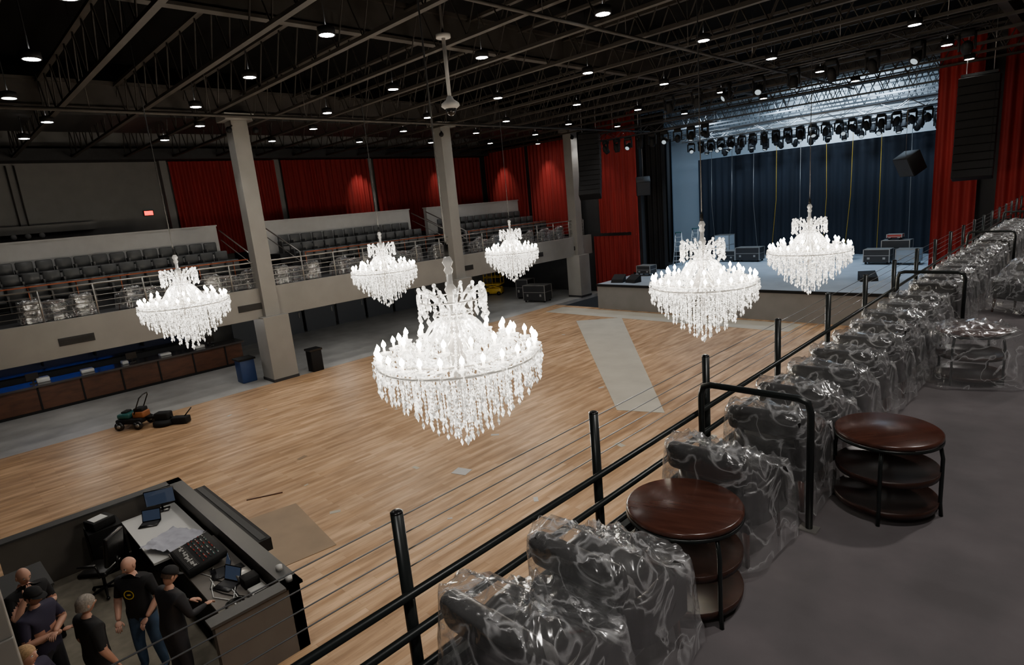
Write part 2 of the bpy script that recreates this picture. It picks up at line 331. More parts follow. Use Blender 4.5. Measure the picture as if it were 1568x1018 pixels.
# ---------------------------------------------------------------- chandelier
def chandelier_mesh():
    b=MB(); R=random.Random(3)
    def ringpts(r,z,n=48): return [(r*math.cos(2*math.pi*i/n),r*math.sin(2*math.pi*i/n),z) for i in range(n+1)]
    b.tube([(0,0,-.75),(0,0,1.1)],[.03,.04],CRYD,n=10)
    b.lathe((0,0,0),[(.02,1.30),(.045,1.28),(.07,1.22),(.04,1.16),(.06,1.12),(.03,1.05),(.035,.95),(.08,.88),(.05,.80),(.05,.7),(.09,.6),(.15,.48),(.09,.36),(.07,.3),(.2,.12),(.24,.0),(.12,-.15),(.05,-.3)],CRYD,n=16)
    for r,z,t in ((1.03,0,.018),(.85,.08,.012),(.66,-.12,.014),(.45,-.3,.012),(.22,.58,.014),(.24,-.45,.01)): b.tube(ringpts(r,z),t,CRYD,n=5,cap=False)
    def strand(x,y,z,L,br=.017):
        n=max(2,int(L/.048))
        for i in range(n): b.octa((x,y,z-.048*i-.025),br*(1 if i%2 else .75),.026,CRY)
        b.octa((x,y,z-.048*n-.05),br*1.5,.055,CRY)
    for i in range(14):     # crown of drooping fronds
        a=2*math.pi*i/14; c,s=math.cos(a),math.sin(a)
        pts=[]
        for k in range(10):
            t=k/9; r=.05+.39*math.sin(t*math.pi*.56); z=.54+.34*math.sin(t*math.pi*.86)
            pts.append((r*c,r*s,z))
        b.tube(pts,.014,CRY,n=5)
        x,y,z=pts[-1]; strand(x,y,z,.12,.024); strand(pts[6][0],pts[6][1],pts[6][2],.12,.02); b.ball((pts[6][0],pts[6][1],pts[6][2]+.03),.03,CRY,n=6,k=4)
        a2=a+math.pi/14; strand(.42*math.cos(a2),.42*math.sin(a2),.76,.10,.02)
    b.tube(ringpts(.42,.76),.010,CRYD,n=5,cap=False)
    for i in range(24):     # swags from crown to rim
        a=2*math.pi*i/24; c,s=math.cos(a),math.sin(a)
        for k in range(20):
            t=k/19; r=.16+(.84*t**1.5); z=.60-.52*t-.14*math.sin(math.pi*t)
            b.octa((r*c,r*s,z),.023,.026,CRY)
    for i in range(12):     # heavy scroll arms
        a=2*math.pi*(i+.5)/12; c,s=math.cos(a),math.sin(a); pts=[]
        for k in range(12):
            t=k/11; r=.10+.64*t; z=.50-.47*t+.09*math.sin(2*math.pi*t)
            pts.append((r*c,r*s,z))
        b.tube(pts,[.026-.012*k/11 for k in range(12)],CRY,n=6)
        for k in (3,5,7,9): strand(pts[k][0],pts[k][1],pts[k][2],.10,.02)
    for (n,rr,zt,ph) in ((26,1.02,.06,0),(14,.72,.20,.13)):
        for i in range(n):
            a=2*math.pi*i/n+ph; c,s=math.cos(a),math.sin(a); pts=[]
            for k in range(9):
                t=k/8; r=.12+(rr-.12)*t; z=.02+(zt-.02)*t-.17*math.sin(math.pi*t)*(1-.2*t)
                pts.append((r*c,r*s,z))
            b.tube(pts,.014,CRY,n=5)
            x,y,z=pts[-1]
            b.lathe((x,y,z),[(.01,-.02),(.06,.0),(.075,.025),(.02,.03)],CRY,n=10)
            b.tube([(x,y,z+.02),(x,y,z+.09)],.016,CANDLE,n=6)
            b.lathe((x,y,z+.09),[(.008,0),(.032,.025),(.032,.055),(.010,.09),(.001,.105)],FLAME,n=6)
            for q in range(4):
                aq=q*math.pi/2+a; strand(x+.065*math.cos(aq),y+.065*math.sin(aq),z,.09,.018)
    for (n,r,z,L) in ((70,1.05,-.01,.26),(56,.92,-.03,.38),(50,.78,-.07,.50),(40,.62,-.14,.58),(30,.46,-.22,.62),(22,.30,-.34,.62),(12,.15,-.45,.62)):
        for i in range(n):
            a=2*math.pi*(i+.3*R.random())/n; strand(r*math.cos(a),r*math.sin(a),z,L*(1 if i%2 else .75)*R.uniform(.93,1.05))
    b.octa((0,0,-1.16),.05,.08,CRY)
    b.tube([(0,0,1.28),(0,0,1.44)],.03,BLK,n=8); b.tube([(0,0,1.4),(0,0,7.7)],.011,CORD,n=5)
    return b.mesh("chandelier")
CM=chandelier_mesh()
for (x,y,z) in ((-5.8,4.65,4.36),(-5.8,11.3,4.25),(-5.8,17.5,4.2),(-17,4.7,4.45),(-17,10.9,4.45),(-17,17.0,4.35)):
    o=inst(CM,"chandelier",(x,y,z),rz=random.random())
    light("chandelier_light","POINT",(0,0,.42),560,(1,.90,.77),.25,parent=o)
# ---------------------------------------------------------------- near railing
X=-2.2; b=MB()
posts=[-3.2+1.5*i for i in range(24)]
for y in posts:
    b.tube([(X,y,3.5),(X,y,4.87)],.03,RAILM,n=14); b.lathe((X,y,4.87),[(.03,0),(.031,.005),(.02,.012),(.001,.013)],BLKG,n=14); b.box(X-.07,X+.07,y-.05,y+.05,3.8,3.815,RAILM)
for z in (4.47,4.27,4.07): b.tube([(X+.045,-3.2,z),(X+.045,31.3,z)],.022,RAILM,n=10)
b.tube([(X+.045,-3.2,3.9),(X+.045,31.3,3.9)],.012,RAILM,n=6)
for z in (4.83,4.74,4.65,4.56): b.tube([(X-.02,-3.2,z),(X-.02,31.3,z)],.0035,CABLE,n=5)
b.obj("balcony_railing")
def hoop(y,x1=-1.29,zt=4.75):
    b=MB(); pts=[(-2.08,y,3.8),(-2.08,y,zt-.09),(-2.06,y,zt-.02),(-2.0,y,zt),(x1-.08,y,zt),(x1-.02,y,zt-.02),(x1,y,zt-.09),(x1,y,3.8)]
    b.tube(pts,.024,RAILM,n=10); b.box(x1-.06,x1+.06,y-.05,y+.05,3.8,3.812,SILV); b.obj("divider_rail")
for y in (3.98,9.98,15.98,21.98): hoop(y)
b=MB(); X=-24.2
for i in range(27):
    y=-8+1.5*i
    b.tube([(X,y,3.86),(X,y,4.9)],.03,SILV,n=8)
for z,r in ((4.9,.03),(4.7,.012),(4.5,.012),(4.3,.012),(4.1,.012)): b.tube([(X,-8,z),(X,31,z)],r,SILV,n=6)
b.obj("balcony_railing")
b=MB()
for (ya_,yb_) in ((-8.9,10.3),(12.6,21.5),(22.8,31)):
    b.box(-26.5,-26.3,ya_+.2,yb_-.2,4.93,4.97,COPPER)
    y=ya_+.2
    while y<yb_: b.tube([(-26.4,y,4.1),(-26.4,y,4.95)],.02,COPPER,n=6); y+=1.4
b.obj("drink_rail")
b=MB()
for y in (10.4,12.5,21.6,22.7):
    b.tube([(-29.9,y,6.3),(-26.3,y,5.0),(-26.3,y,3.85)],.03,SILV,n=6); b.tube([(-29.9,y,5.85),(-26.3,y,4.55)],.02,SILV,n=6)
b.obj("stair_handrails")
b=MB()
for (x,z) in ((-26.85,4.12),(-28.05,4.5),(-29.25,4.9)):
    for (ya_,yb_) in ((-8.6,10.0),(12.9,21.2),(23.1,30.8)):
        n=int((yb_-ya_)/.62)
        for i in range(n):
            y=ya_+i*.62
            b.rbox(x-.05,x+.42,y+.03,y+.55,z+.34,z+.46,.03,SEAT,seg=1); b.rbox(x-.22,x-.07,y+.03,y+.57,z+.36,z+.88,.04,SEAT,seg=1)
            b.box(x-.1,x+.36,y-.03,y+.03,z+.0,z+.6,SEAT); 
b.obj("tiered_theater_seats")
# ---------------------------------------------------------------- lounge chairs in plastic
GCUSH=mat("grey_seat_fabric",(.20,.195,.19),.7)
def chair_mesh():
    b=MB(); n=16; m=LEATH
    path=[]
    for i in range(n+1):
        a=math.pi+math.pi*i/n
        path.append((.28*math.copysign(abs(math.cos(a))**.6,math.cos(a)),.02-.23*abs(math.sin(a))**.6))
    path=[(-.28,.2)]+path+[(.28,.2)]
    vs=[];fs=[]; N=len(path)
    for i,(x,y) in enumerate(path):
        p0=Vector((*path[max(0,i-1)],0)); p1=Vector((*path[min(N-1,i+1)],0)); d=(p1-p0).normalized(); nn=Vector((-d.y,d.x,0))
        back=max(0,min(1,(.10-y)/.3)); zt=.55-.05*back; zb=.28
        t=.04
        prof=[(-t,zb),(-t,zt-.03),(-t*.6,zt),(t*.6,zt),(t,zt-.03),(t,zb)]
        for (o_,z) in prof:
            q=Vector((x,y,z))+nn*o_; vs.append(q)
    K=6
    for i in range(N-1):
        for k in range(K): 
            k2=(k+1)%K; fs.append((i*K+k,(i+1)*K+k,(i+1)*K+k2,i*K+k2))
    fs.append(list(range(K))); fs.append([(N-1)*K+k for k in range(K)][::-1])
    b.add(vs,fs,m,True)
    T=Matrix.Translation((0,-.27,.67))@Matrix.Rotation(math.radians(12),4,'X')
    b.rbox(-.285,.285,-.06,.06,-.095,.095,.055,m,T=T,seg=4)
    for s in (-1,1): b.tube([(s*.2,-.2,.45),(s*.2,-.25,.62)],.018,RAILM,n=6)
    b.rbox(-.24,.24,-.2,.27,.34,.46,.045,m,seg=3)
    b.rbox(-.22,.22,-.17,-.08,.44,.60,.04,GCUSH,seg=2)
    b.rbox(-.26,.26,-.24,.25,.22,.33,.02,m)
    for sx in (-1,1):
        for sy in (-.22,.22): b.tube([(sx*.23,sy,.24),(sx*.25,sy*1.08,0.0)],[.024,.014],TWOOD,n=8)
    return b.mesh("lounge_chair_frame")
def ridge(v): return max(0,1-abs(noise.noise(v))*2.6)
def cover_mesh(seed,w=.325,d=.335,hgt=.785,zb=.05,hb=.56,flare=.10):
    b=MB(); nu,nv=96,32; vs=[];fs=[]
    for j in range(nv+1):
        t=j/nv
        for i in range(nu):
            a=2*math.pi*i/nu; c,s=math.cos(a),math.sin(a)
            ex=.42
            ux=math.copysign(abs(c)**ex,c); uy=math.copysign(abs(s)**ex,s)
            if t<.3: rr=t/.3; q=0
            else: q=(t-.3)/.7; rr=1+flare*q
            yy=uy*rr*d
            top=hgt if yy<-.16 else hgt-(hgt-hb)*min(1,(yy+.16)/.3)
            sh=.05*max(0,1-q*8)*(rr**6 if rr<=1 else 1)
            z=zb+(top-zb)*(1-q)-sh
            pl=max(0,math.sin(a*7+seed*2+3*noise.noise(Vector((c*2,s*2,seed)))))*.06*q
            fold=.035*(noise.noise(Vector((c*2.1+seed*7,s*2.1,q*1.5)))+.5)+.035*ridge(Vector((c*3.1+seed,s*3.1,q*1.6+2)))**3*min(1,q*3)
            k=1+(fold+pl)*(min(1,rr)**2)
            P=Vector((ux*rr*2.2+seed*3,uy*rr*2.2,seed+3))
            zo=.05*ridge(P)**3+.015*ridge(P*2.1)**2
            vs.append((ux*rr*w*k,uy*rr*d*k-.01,max(.012,z+zo*(1-q))))
    for j in range(nv):
        for i in range(nu):
            i2=(i+1)%nu; fs.append((j*nu+i,j*nu+i2,(j+1)*nu+i2,(j+1)*nu+i))
    b.add(vs,fs,FILM,True); return b.mesh("plastic_cover")
CH=chair_mesh(); CV=[cover_mesh(s) for s in range(5)]
def lounge(x,y,z,rz=0,k=0):
    o=inst(CH,"lounge_chair",(x,y,z),rz); inst(CV[k%5],"plastic_cover",(0,0,0),parent=o)
ys=[1.62,2.20,3.56]+[4.42+.62*i for i in range(9)]+[10.42+.62*i for i in range(9)]+[16.42+.62*i for i in range(9)]
for k,y in enumerate(ys):
    lounge(-1.66+random.uniform(-.02,.02),y,3.8,random.uniform(-.05,.05),k)
def table_mesh(h=.6,r=.335):
    b=MB()
    b.lathe((0,0,0),[(.001,h),(r-.012,h),(r,h-.008),(r,h-.03),(r-.01,h-.036),(.001,h-.036)],TWOOD,n=48)
    b.lathe((0,0,0),[(r-.005,h-.036),(r+.002,h-.036),(r+.002,h-.055),(r-.02,h-.055)],RAILM,n=48)
    for z in (.30,.07):
        b.lathe((0,0,0),[(.001,z+.015),(r*.93,z+.015),(r*.93+.012,z+.035),(r*.93+.016,z+.035),(r*.93+.012,z-.01),(r*.93,z-.012),(.001,z-.012)],TWOOD2,n=40)
    for i in range(4):
        a=math.pi/4+i*math.pi/2; c,s=math.cos(a),math.sin(a)
        b.tube([((r-.03)*c,(r-.03)*s,h-.04),((r-.005)*c,(r-.005)*s,h*.72),((r-.005)*c,(r-.005)*s,.1),((r+.005)*c,(r+.005)*s,0)],.013,RAILM,n=8)
    return b.mesh("side_table")
TM=table_mesh(); inst(TM,"side_table",(-1.62,2.86,3.8),.3); inst(TM,"side_table",(-.98,4.62,3.8),.9)
CT=cover_mesh(21,w=.36,d=.36,hgt=.64,zb=.02,hb=.63,flare=.15)
for (x,y) in ((-.95,8.1),(-.75,13.9),(-.7,17.6),(-.7,21.2)):
    o=inst(TM,"side_table",(x,y,3.8),.4); inst(CT,"plastic_cover",(0,0,0),parent=o)
for i,(x,y,r) in enumerate(((-.85,12.2,2.6),(-.75,15.6,2.9),(-.1,16.6,-1.2),(-.8,19.3,3),(-.75,22.7,2.8),(-.1,20.2,-1.4),(0.0,23.4,-1.3),(-.9,24.3,3.0),(-.2,25.4,2))):
    lounge(x,y,3.8,r,i)
for i in range(24):
    y=-3.4+1.42*i; lounge(-25.0,y,3.8,math.pi/2*(1 if i%3 else 1.3),i)
    if i%2==0: o=inst(TM,"side_table",(-25.3,y+.71,3.8),.4); inst(CT,"plastic_cover",(0,0,0),parent=o)
# ---------------------------------------------------------------- bar
b=MB()
b.box(-29.6,-28.75,-8,10.0,0,1.02,BARW); b.box(-29.75,-28.6,-8,10.1,1.02,1.10,mat("bar_top",(.05,.045,.045),.2))
for i in range(13): b.box(-28.75,-28.72,-7.6+i*1.4,-7.54+i*1.4,.08,1.02,BLK)
b.box(-28.75,-28.7,-8,10,0,.1,BLK)
b.obj("bar_counter")
b=MB()
b.box(-32.6,-32.0,-8,9.5,0,1.0,DARKW); b.box(-32.65,-31.9,-8,9.55,1.0,1.06,BLKG); b.box(-33.9,-33.8,-8,9.6,0,2.7,mat("back_bar_blue",(.02,.03,.08),.4))  # blue LED glow is put into the rear panel's base colour
for y in range(-7,10,2):
    b.box(-33.8,-33.3,y-.03,y+.03,1.06,2.3,BLK)
for z in (1.4,1.8,2.25): b.box(-33.8,-33.35,-8,9.6,z,z+.03,BLKG); b.box(-33.36,-33.34,-8,5.6,z,z+.02,BLUELED)
b.obj("back_bar_shelving")
b=MB(); R=random.Random(5)
for i in range(70):
    y=-6+15*R.random(); z=R.choice((1.43,1.83)); c=R.choice((TEAL,BLKG,ORG,WHITE))
    b.lathe((-33.55,y,z),[(.001,0),(.035,0),(.035,.16),(.012,.2),(.012,.26),(.001,.26)],c,n=8)
b.obj("liquor_bottles")
b=MB()
for i in range(9):
    y=-3.5+i*1.45; w=R.uniform(.2,.45)
    b.rbox(-29.45,-29.05,y,y+w,1.1,1.1+R.uniform(.06,.2),.02,R.choice((BLKG,BARW,WHITE,BLKG)),seg=1)
for y in (2.2,5.6,8.8):
    T=Matrix.Translation((-29.25,y,1.1)); b.box(-.1,.1,-.12,.12,0,.04,BLKG,T); b.box(-.02,.02,-.03,.03,.04,.2,BLKG,T); b.box(-.02,.01,-.2,.2,.15,.42,BLKG,T); b.box(-.03,-.02,-.18,.18,.17,.4,SCREEN,T)
b.obj("bar_top_supplies")
light("bar_led_light","AREA",(-33.0,3,2.5),6,(.05,.2,1),3)
for y in (-2,3,8,14,20,26): light("under_balcony_fill","POINT",(-26.6,y,2.55),50,(1,.97,.92),.1)  # added fill lamps without fixtures, brighten the bar front and concrete
b=MB()
for i in range(6): b.box(-33.2,-33.1,11.2+i*2.1,13.1+i*2.1,0,2.4,mat("panel_bluegrey",(.09,.10,.115),.5)); b.box(-33.1,-33.06,12.9+i*2.1,12.95+i*2.1,.9,1.2,SILV)
b.box(-33.5,-33.15,10.9,24.5,2.4,2.7,DARKW); b.obj("door_panels")
b=MB(); b.rbox(-25.35,-24.75,8.4,9.0,0,.95,.03,mat("bin_blue",(.02,.05,.16),.5)); b.box(-25.4,-24.7,8.35,9.05,.95,1.02,BLK); b.obj("trash_bin")
b=MB(); b.rbox(-24.0,-23.5,10.9,11.4,0,.9,.03,BLK); b.box(-24.03,-23.47,10.87,11.43,.9,.98,BLKG); b.obj("trash_bin")
# ---------------------------------------------------------------- boards on floor
def quad(name,pts,m,z=.012):
    b=MB(); n=len(pts); b.add([(p[0],p[1],0.001) for p in pts]+[(p[0],p[1],z) for p in pts],[list(range(n,2*n))]+[(i,(i+1)%n,(i+1)%n+n,i+n) for i in range(n)],m); return b.obj(name)
quad("hardboard_sheet",[(-19.2,23.5),(-9.8,13.6),(-8.5,14.1),(-17.4,25.0)],BOARD)
quad("hardboard_sheet",[(-22.6,24.9),(-9,24.9),(-9,26.5),(-22.6,26.5)],BOARD,z=.008)
quad("plywood_sheet",[(-12.9,3.3),(-10.4,3.2),(-10.2,4.6),(-12.6,4.9)],BOARD2)
b=MB(); R=random.Random(11)
for i in range(26):
    x=R.uniform(-21,-6); y=R.uniform(5,22); a=R.random()*3; T=Matrix.Translation((x,y,0))@Matrix.Rotation(a,4,'Z'); s=R.uniform(.04,.16)
    b.box(-s,s,-s*.5,s*.5,0.001,.006,R.choice((BOARD,BOARD2,LGREY)),T)
T=Matrix.Translation((-10.6,8.2,0))@Matrix.Rotation(.3,4,'Z'); b.box(-.2,.2,-.16,.16,.001,.01,LGREY,T)
b.obj("floor_debris")
b=MB(); T=Matrix.Translation((-13.6,4.6,0))@Matrix.Rotation(1.1,4,'Z'); b.box(-.4,.4,-.02,.02,0.001,.02,BARW,T); b.obj("lumber_offcut")
# ---------------------------------------------------------------- floor machine
b=MB()
b.rbox(-.75,.15,-.3,.3,.18,.36,.04,BLK); b.rbox(-.7,-.25,-.26,.26,.36,.54,.06,TEAL); b.rbox(-.2,.2,-.2,.2,.34,.56,.05,ORG); b.rbox(-.15,.16,-.16,.16,.54,.68,.03,BLK); b.rbox(-.6,-.4,-.15,.15,.52,.6,.03,BLK)
for sx in (-.6,.05):
    for sy in (-.34,.34): b.tube([(sx,sy-.04,.15),(sx,sy+.04,.15)],.15,BLKG,n=18); b.tube([(sx,sy-.05,.15),(sx,sy+.05,.15)],.06,SILV,n=10)
b.lathe((.75,0,0),[(.001,.2),(.3,.2),(.36,.12),(.36,.03),(.001,.03)],BLK,n=24); b.rbox(.5,1.0,-.16,.16,.18,.45,.05,BLK); b.tube([(.15,0,.28),(.6,0,.3)],.05,BLK)
b.rbox(1.05,1.6,-.15,.15,.02,.25,.04,BLK); b.tube([(.9,0,.3),(1.2,0,.2)],.035,BLK); b.tube([(1.45,0,.22),(1.7,.1,.5)],.02,BLKG)
b.tube([(-.1,-.22,.5),(.2,-.22,1.05),(.28,-.1,1.15),(.28,.1,1.15),(.2,.22,1.05),(-.1,.22,.5)],.02,BLKG,n=8)
b.obj("floor_buffer",(-22.7,4.25,0),.75)
# ---------------------------------------------------------------- speakers, trusses
def line_array(name,x,y,ztop,n,rz,curve):
    b=MB(); z=0; yy=0; a=0
    for i in range(n):
        T=Matrix.Translation((0,yy,z))@Matrix.Rotation(a,4,'X')
        b.rbox(-.62,.62,-.25,.35,-.3,0,.02,BLK,T,seg=1,smooth=False); b.box(-.5,.5,-.265,-.25,-.28,-.02,BLK,T)
        z-=.31*math.cos(a); yy+=.31*math.sin(a)*1; a+=curve
    b.box(-.55,.55,-.2,.3,.02,.12,BLKG); b.tube([(-.4,0,.1),(-.4,0,12.19-ztop)],.015,SILV,n=5); b.tube([(.4,0,.1),(.4,0,12.19-ztop)],.015,SILV,n=5)
    return b.obj(name,(x,y,ztop),rz)
line_array("line_array_speaker",-3.75,29.0,9.3,12,0.05,-.02)
line_array("line_array_speaker",-21.5,28.6,9.8,12,.5,-.05)
def boxspk(x,y,z,rz):
    b=MB(); T=Matrix.Rotation(.5,4,'X'); b.rbox(-.4,.4,-.35,.35,-.9,0,.03,BLK,T,seg=1); b.box(-.36,.36,-.36,-.35,-.85,-.05,DARKW,T); b.tube([(0,0,0),(0,0,12.19-z)],.012,SILV,n=4); b.obj("hanging_side_fill_speaker",(x,y,z),rz)
boxspk(-19.3,30.6,7.0,.6); boxspk(-6.3,30.6,6.8,-.6)
def truss(b,x0,x1,y,z,w=.4,m=STEELD):
    for dy in (0,w):
        for dz in (0,w): b.tube([(x0,y+dy,z+dz),(x1,y+dy,z+dz)],.028,m,n=6)
    n=int((x1-x0)/.6)
    for i in range(n):
        xa=x0+(x1-x0)*i/n; xb=x0+(x1-x0)*(i+1)/n; s=i%2
        for dy in (0,w): b.tube([(xa,y+dy,z+(w if s else 0)),(xb,y+dy,z+(0 if s else w))],.014,m,n=4,cap=False)
        b.tube([(xa,y+(w if s else 0),z),(xb,y+(0 if s else w),z)],.014,m,n=4,cap=False)
def fixture(b,x,y,z,a,tilt,sc=1):
    T=Matrix.Translation((x,y,z))@Matrix.Rotation(a,4,'Z')@Matrix.Scale(sc,4)
    b.rbox(-.17,.17,-.13,.13,-.16,0,.02,BLK,T,seg=1)
    for s in (-1,1): b.rbox(s*.19-.03,s*.19+.03,-.06,.06,-.55,-.1,.015,BLK,T,seg=1)
    T2=T@Matrix.Translation((0,0,-.46))@Matrix.Rotation(tilt,4,'X')
    b.lathe((0,0,0),[(.001,.24),(.09,.22),(.14,.1),(.15,-.12),(.12,-.22),(.11,-.2)],BLK,n=12,T=T2); b.lathe((0,0,-.19),[(.001,0),(.11,0)],LENS,n=12,T=T2)
def rig(name,x0,x1,y,z,n,seed,m=STEELD):
    b=MB(); R=random.Random(seed); truss(b,x0,x1,y,z,m=m)
    for i in range(n):
        x=x0+.5+(x1-x0-1)*i/(n-1); fixture(b,x,y+.2,z-.04,R.uniform(-.6,.6)+(math.pi if R.random()<.5 else 0),R.uniform(-1.2,1.2),1.0)
    for i in range(4): 
        x=x0+1+(x1-x0-2)*i/3; b.tube([(x,y+.2,z+.4),(x,y+.2,12.19)],.012,SILV,n=4)
    return b.obj(name)
TRM=mat("truss_dark",(.06,.06,.065),.4,metal=.5); TRS=mat("truss_alu",(.35,.36,.37),.35,metal=.7)
rig("lighting_truss",-20.3,-13.5,27.6,9.2,9,1,TRM)
rig("lighting_truss",-18.2,-5.6,33.2,8.9,20,2,TRS)
rig("lighting_truss",-18.4,-5.6,35.6,8.9,18,3,TRS)
rig("lighting_truss",-18.4,-6,38,8.8,14,4,TRS)
rig("lighting_truss",-13.5,-2.8,22.6,10.0,9,5,TRM)
b=MB(); R=random.Random(8)
for i in range(10):
    x=-19.5+i*1.45; b.tube([(x,39.6,8.8),(x+R.uniform(-.1,.1),39.6,5),(x+R.uniform(-.3,.3),39.5,1.45)],.015,R.choice((SILV,YELP,BLK)),n=4)
b.obj("hanging_cables")
def case(name,x,y,w,d,hh,m,rz=0,z=1.41):
    b=MB(); b.rbox(-w/2,w/2,-d/2,d/2,.12,hh,.015,m,seg=1,smooth=False)
    for sx in (-1,1):
        for sy in (-1,1):
            b.box(sx*w/2-.02,sx*w/2+.02,sy*d/2-.02,sy*d/2+.02,.12,hh+.005,SILV); b.tube([(sx*(w/2-.1),sy*(d/2-.1)-.02,.06),(sx*(w/2-.1),sy*(d/2-.1)+.02,.06)],.06,BLKG,n=10)
    for z_ in (hh,hh*.6): b.box(-w/2-.006,w/2+.006,-d/2-.006,d/2+.006,z_-.02,z_+.004,SILV)
    for k in (-.3,.3): b.box(k*w-.06,k*w+.06,-d/2-.02,-d/2,hh*.35,hh*.48,SILV)
    b.obj(name,(x,y,z),rz)
CB=mat("case_black",(.02,.02,.022),.4); CW=mat("case_grey",(.35,.4,.45),.45); CRD=mat("case_red",(.4,.03,.02),.5)
for q in ((-18.0,38.2,1.0,.8,1.6,CW),(-17.1,36.8,1.2,.8,.7,CB),(-15.7,36.8,1.5,.8,.9,CB),(-10.8,37.6,1.2,.7,.9,CW),(-8.4,35.8,1.2,.8,.8,CB),(-7.9,37.4,1.3,.8,1.1,CB),(-7.0,35.7,1.0,.8,.8,CW),(-19.2,30.4,.9,.7,.6,CB)):
    case("road_case",*q)
case("road_case",-8.0,37.4,.7,.5,.3,CRD,0,2.52); case("road_case",-25.6,27.6,1.6,.9,1.1,CB,.2,0); case("road_case",-27.4,28.4,.9,.9,1.3,CB,.2,0)
def wedge(x,y,rz):
    b=MB(); b.add([(-.35,-.25,0),(.35,-.25,0),(.35,.3,0),(-.35,.3,0),(-.35,-.15,.18),(.35,-.15,.18),(.35,.3,.42),(-.35,.3,.42)],[(3,2,1,0),(4,5,6,7),(0,1,5,4),(1,2,6,5),(2,3,7,6),(3,0,4,7)],BLK)
    b.obj("monitor_wedge",(x,y,1.41),rz)
for q in ((-19.3,27.6,.2),(-18.4,27.7,-.2),(-7.4,30,.5)): wedge(*q)
def ladder(x,y,rz):
    b=MB(); m=LGREY
    for s in (-1,1):
        b.tube([(s*.3,-.45,0.02),(s*.18,0,2.1)],.03,m,n=6); b.tube([(s*.3,.45,0.02),(s*.18,0,2.1)],.025,m,n=6)
    for k in range(6):
        t=(k+1)/7; w=.3-.12*t; b.box(-w,w,-.45*(1-t)-.04,-.45*(1-t)+.04,2.1*t-.015,2.1*t+.015,m)
    b.box(-.2,.2,-.1,.1,2.08,2.13,TEAL); b.obj("step_ladder",(x,y,1.41),rz)
ladder(-19.6,35,.3); ladder(-20.0,38,.1)
b=MB(); b.rbox(-.6,.6,-.38,.38,.12,.5,.03,YELP,seg=1)
for sx in (-.42,.42):
    for sy in (-.38,.38): b.tube([(sx,sy-.05,.14),(sx,sy+.05,.14)],.14,BLKG,n=14)
for s in (-.3,.3):
    b.box(-.5,.5,s-.02,s+.02,-.03,.03,YELP,Matrix.Translation((0,0,.62))@Matrix.Rotation(.2,4,'Y')); b.box(-.5,.5,s-.02,s+.02,-.03,.03,YELP,Matrix.Translation((0,0,.62))@Matrix.Rotation(-.2,4,'Y'))
b.box(-.65,.65,-.4,.4,.76,.84,YELP)
for z in (1.3,1.85):
    b.tube([(-.63,-.38,z),(.63,-.38,z),(.63,.38,z),(-.63,.38,z),(-.63,-.38,z)],.025,YELP,n=6)
for sx in (-.63,0,.63):
    for sy in (-.38,.38): b.tube([(sx,sy,.8),(sx,sy,1.85)],.022,YELP,n=6)
b.obj("scissor_lift",(-31,28.9,0),.5)
# ---------------------------------------------------------------- sound booth
BOO=mat("booth_paint",(.13,.118,.105),.6,var=.06); BCAP=mat("booth_cap",(.06,.06,.06),.5)
b=MB()
b.box(-13.8,-13.62,-.1,2.95,0,1.06,BOO); b.box(-13.8,-8.0,2.78,2.95,0,1.06,BOO); b.box(-8.16,-8.0,1.75,2.95,0,1.06,BOO)
b.box(-13.84,-13.58,-.14,2.99,1.06,1.10,BCAP); b.box(-13.84,-7.96,2.74,2.99,1.06,1.10,BCAP); b.box(-8.2,-7.96,1.7,2.99,1.06,1.10,BCAP)
b.box(-12.9,-9.6,2.99,3.22,.86,1.08,BLK); b.box(-12.85,-9.65,3.05,3.16,1.08,1.09,DARKW)
b.obj("sound_booth")
quad("booth_carpet",[(-13.6,-2.5),(-8.05,-2.5),(-8.05,2.77),(-13.6,2.77)],mat("carpet_taupe",(.20,.18,.14),.95,var=.15,nscale=6),z=.015)
b=MB()
b.box(-13.4,-11.1,1.75,2.72,.72,.76,WHITE); b.box(-13.4,-13.35,1.8,2.7,.016,.72,BLK); b.box(-11.15,-11.1,1.8,2.7,.016,.72,BLK); b.box(-11.05,-8.25,2.0,2.74,.016,.80,BLK); b.box(-11.05,-8.22,1.98,2.73,.80,.84,BOO)
b.obj("booth_desk")
b=MB(); T=Matrix.Translation((-10.35,2.32,.85))@Matrix.Rotation(math.radians(9),4,'X'); R=random.Random(2)
b.rbox(-.48,.48,-.34,.30,0.06,.18,.02,BLK,T,seg=1)
for i in range(19):
    for j in range(5): b.box(-.44+i*.046,-.425+i*.046,-.06+j*.06,-.045+j*.06,.18,.198,R.choice((DARKW,LGREY,CRD,TEAL)),T)
    b.box(-.435+i*.046,-.43+i*.046,-.29,-.12,.18,.182,SILV,T); b.box(-.443+i*.046,-.423+i*.046,-.24+.06*R.random(),-.20+.05*R.random(),.182,.198,LGREY,T)
b.obj("mixing_console")
def laptop(x,y,z,rz,name="laptop"):
    b=MB(); b.rbox(-.17,.17,-.12,.12,0,.018,.006,BLKG,seg=1); b.box(-.15,.15,-.04,.09,.018,.02,DARKW)
    T=Matrix.Translation((0,.12,.015))@Matrix.Rotation(math.radians(-18),4,'X'); b.box(-.17,.17,-.008,.0,0,.23,BLKG,T); b.box(-.155,.155,-.011,-.008,.015,.215,SCREEN,T); b.obj(name,(x,y,z),rz)
laptop(-12.75,2.1,.765,1.0); laptop(-9.2,2.3,.845,.4); laptop(-9.65,2.35,.845,-.2)
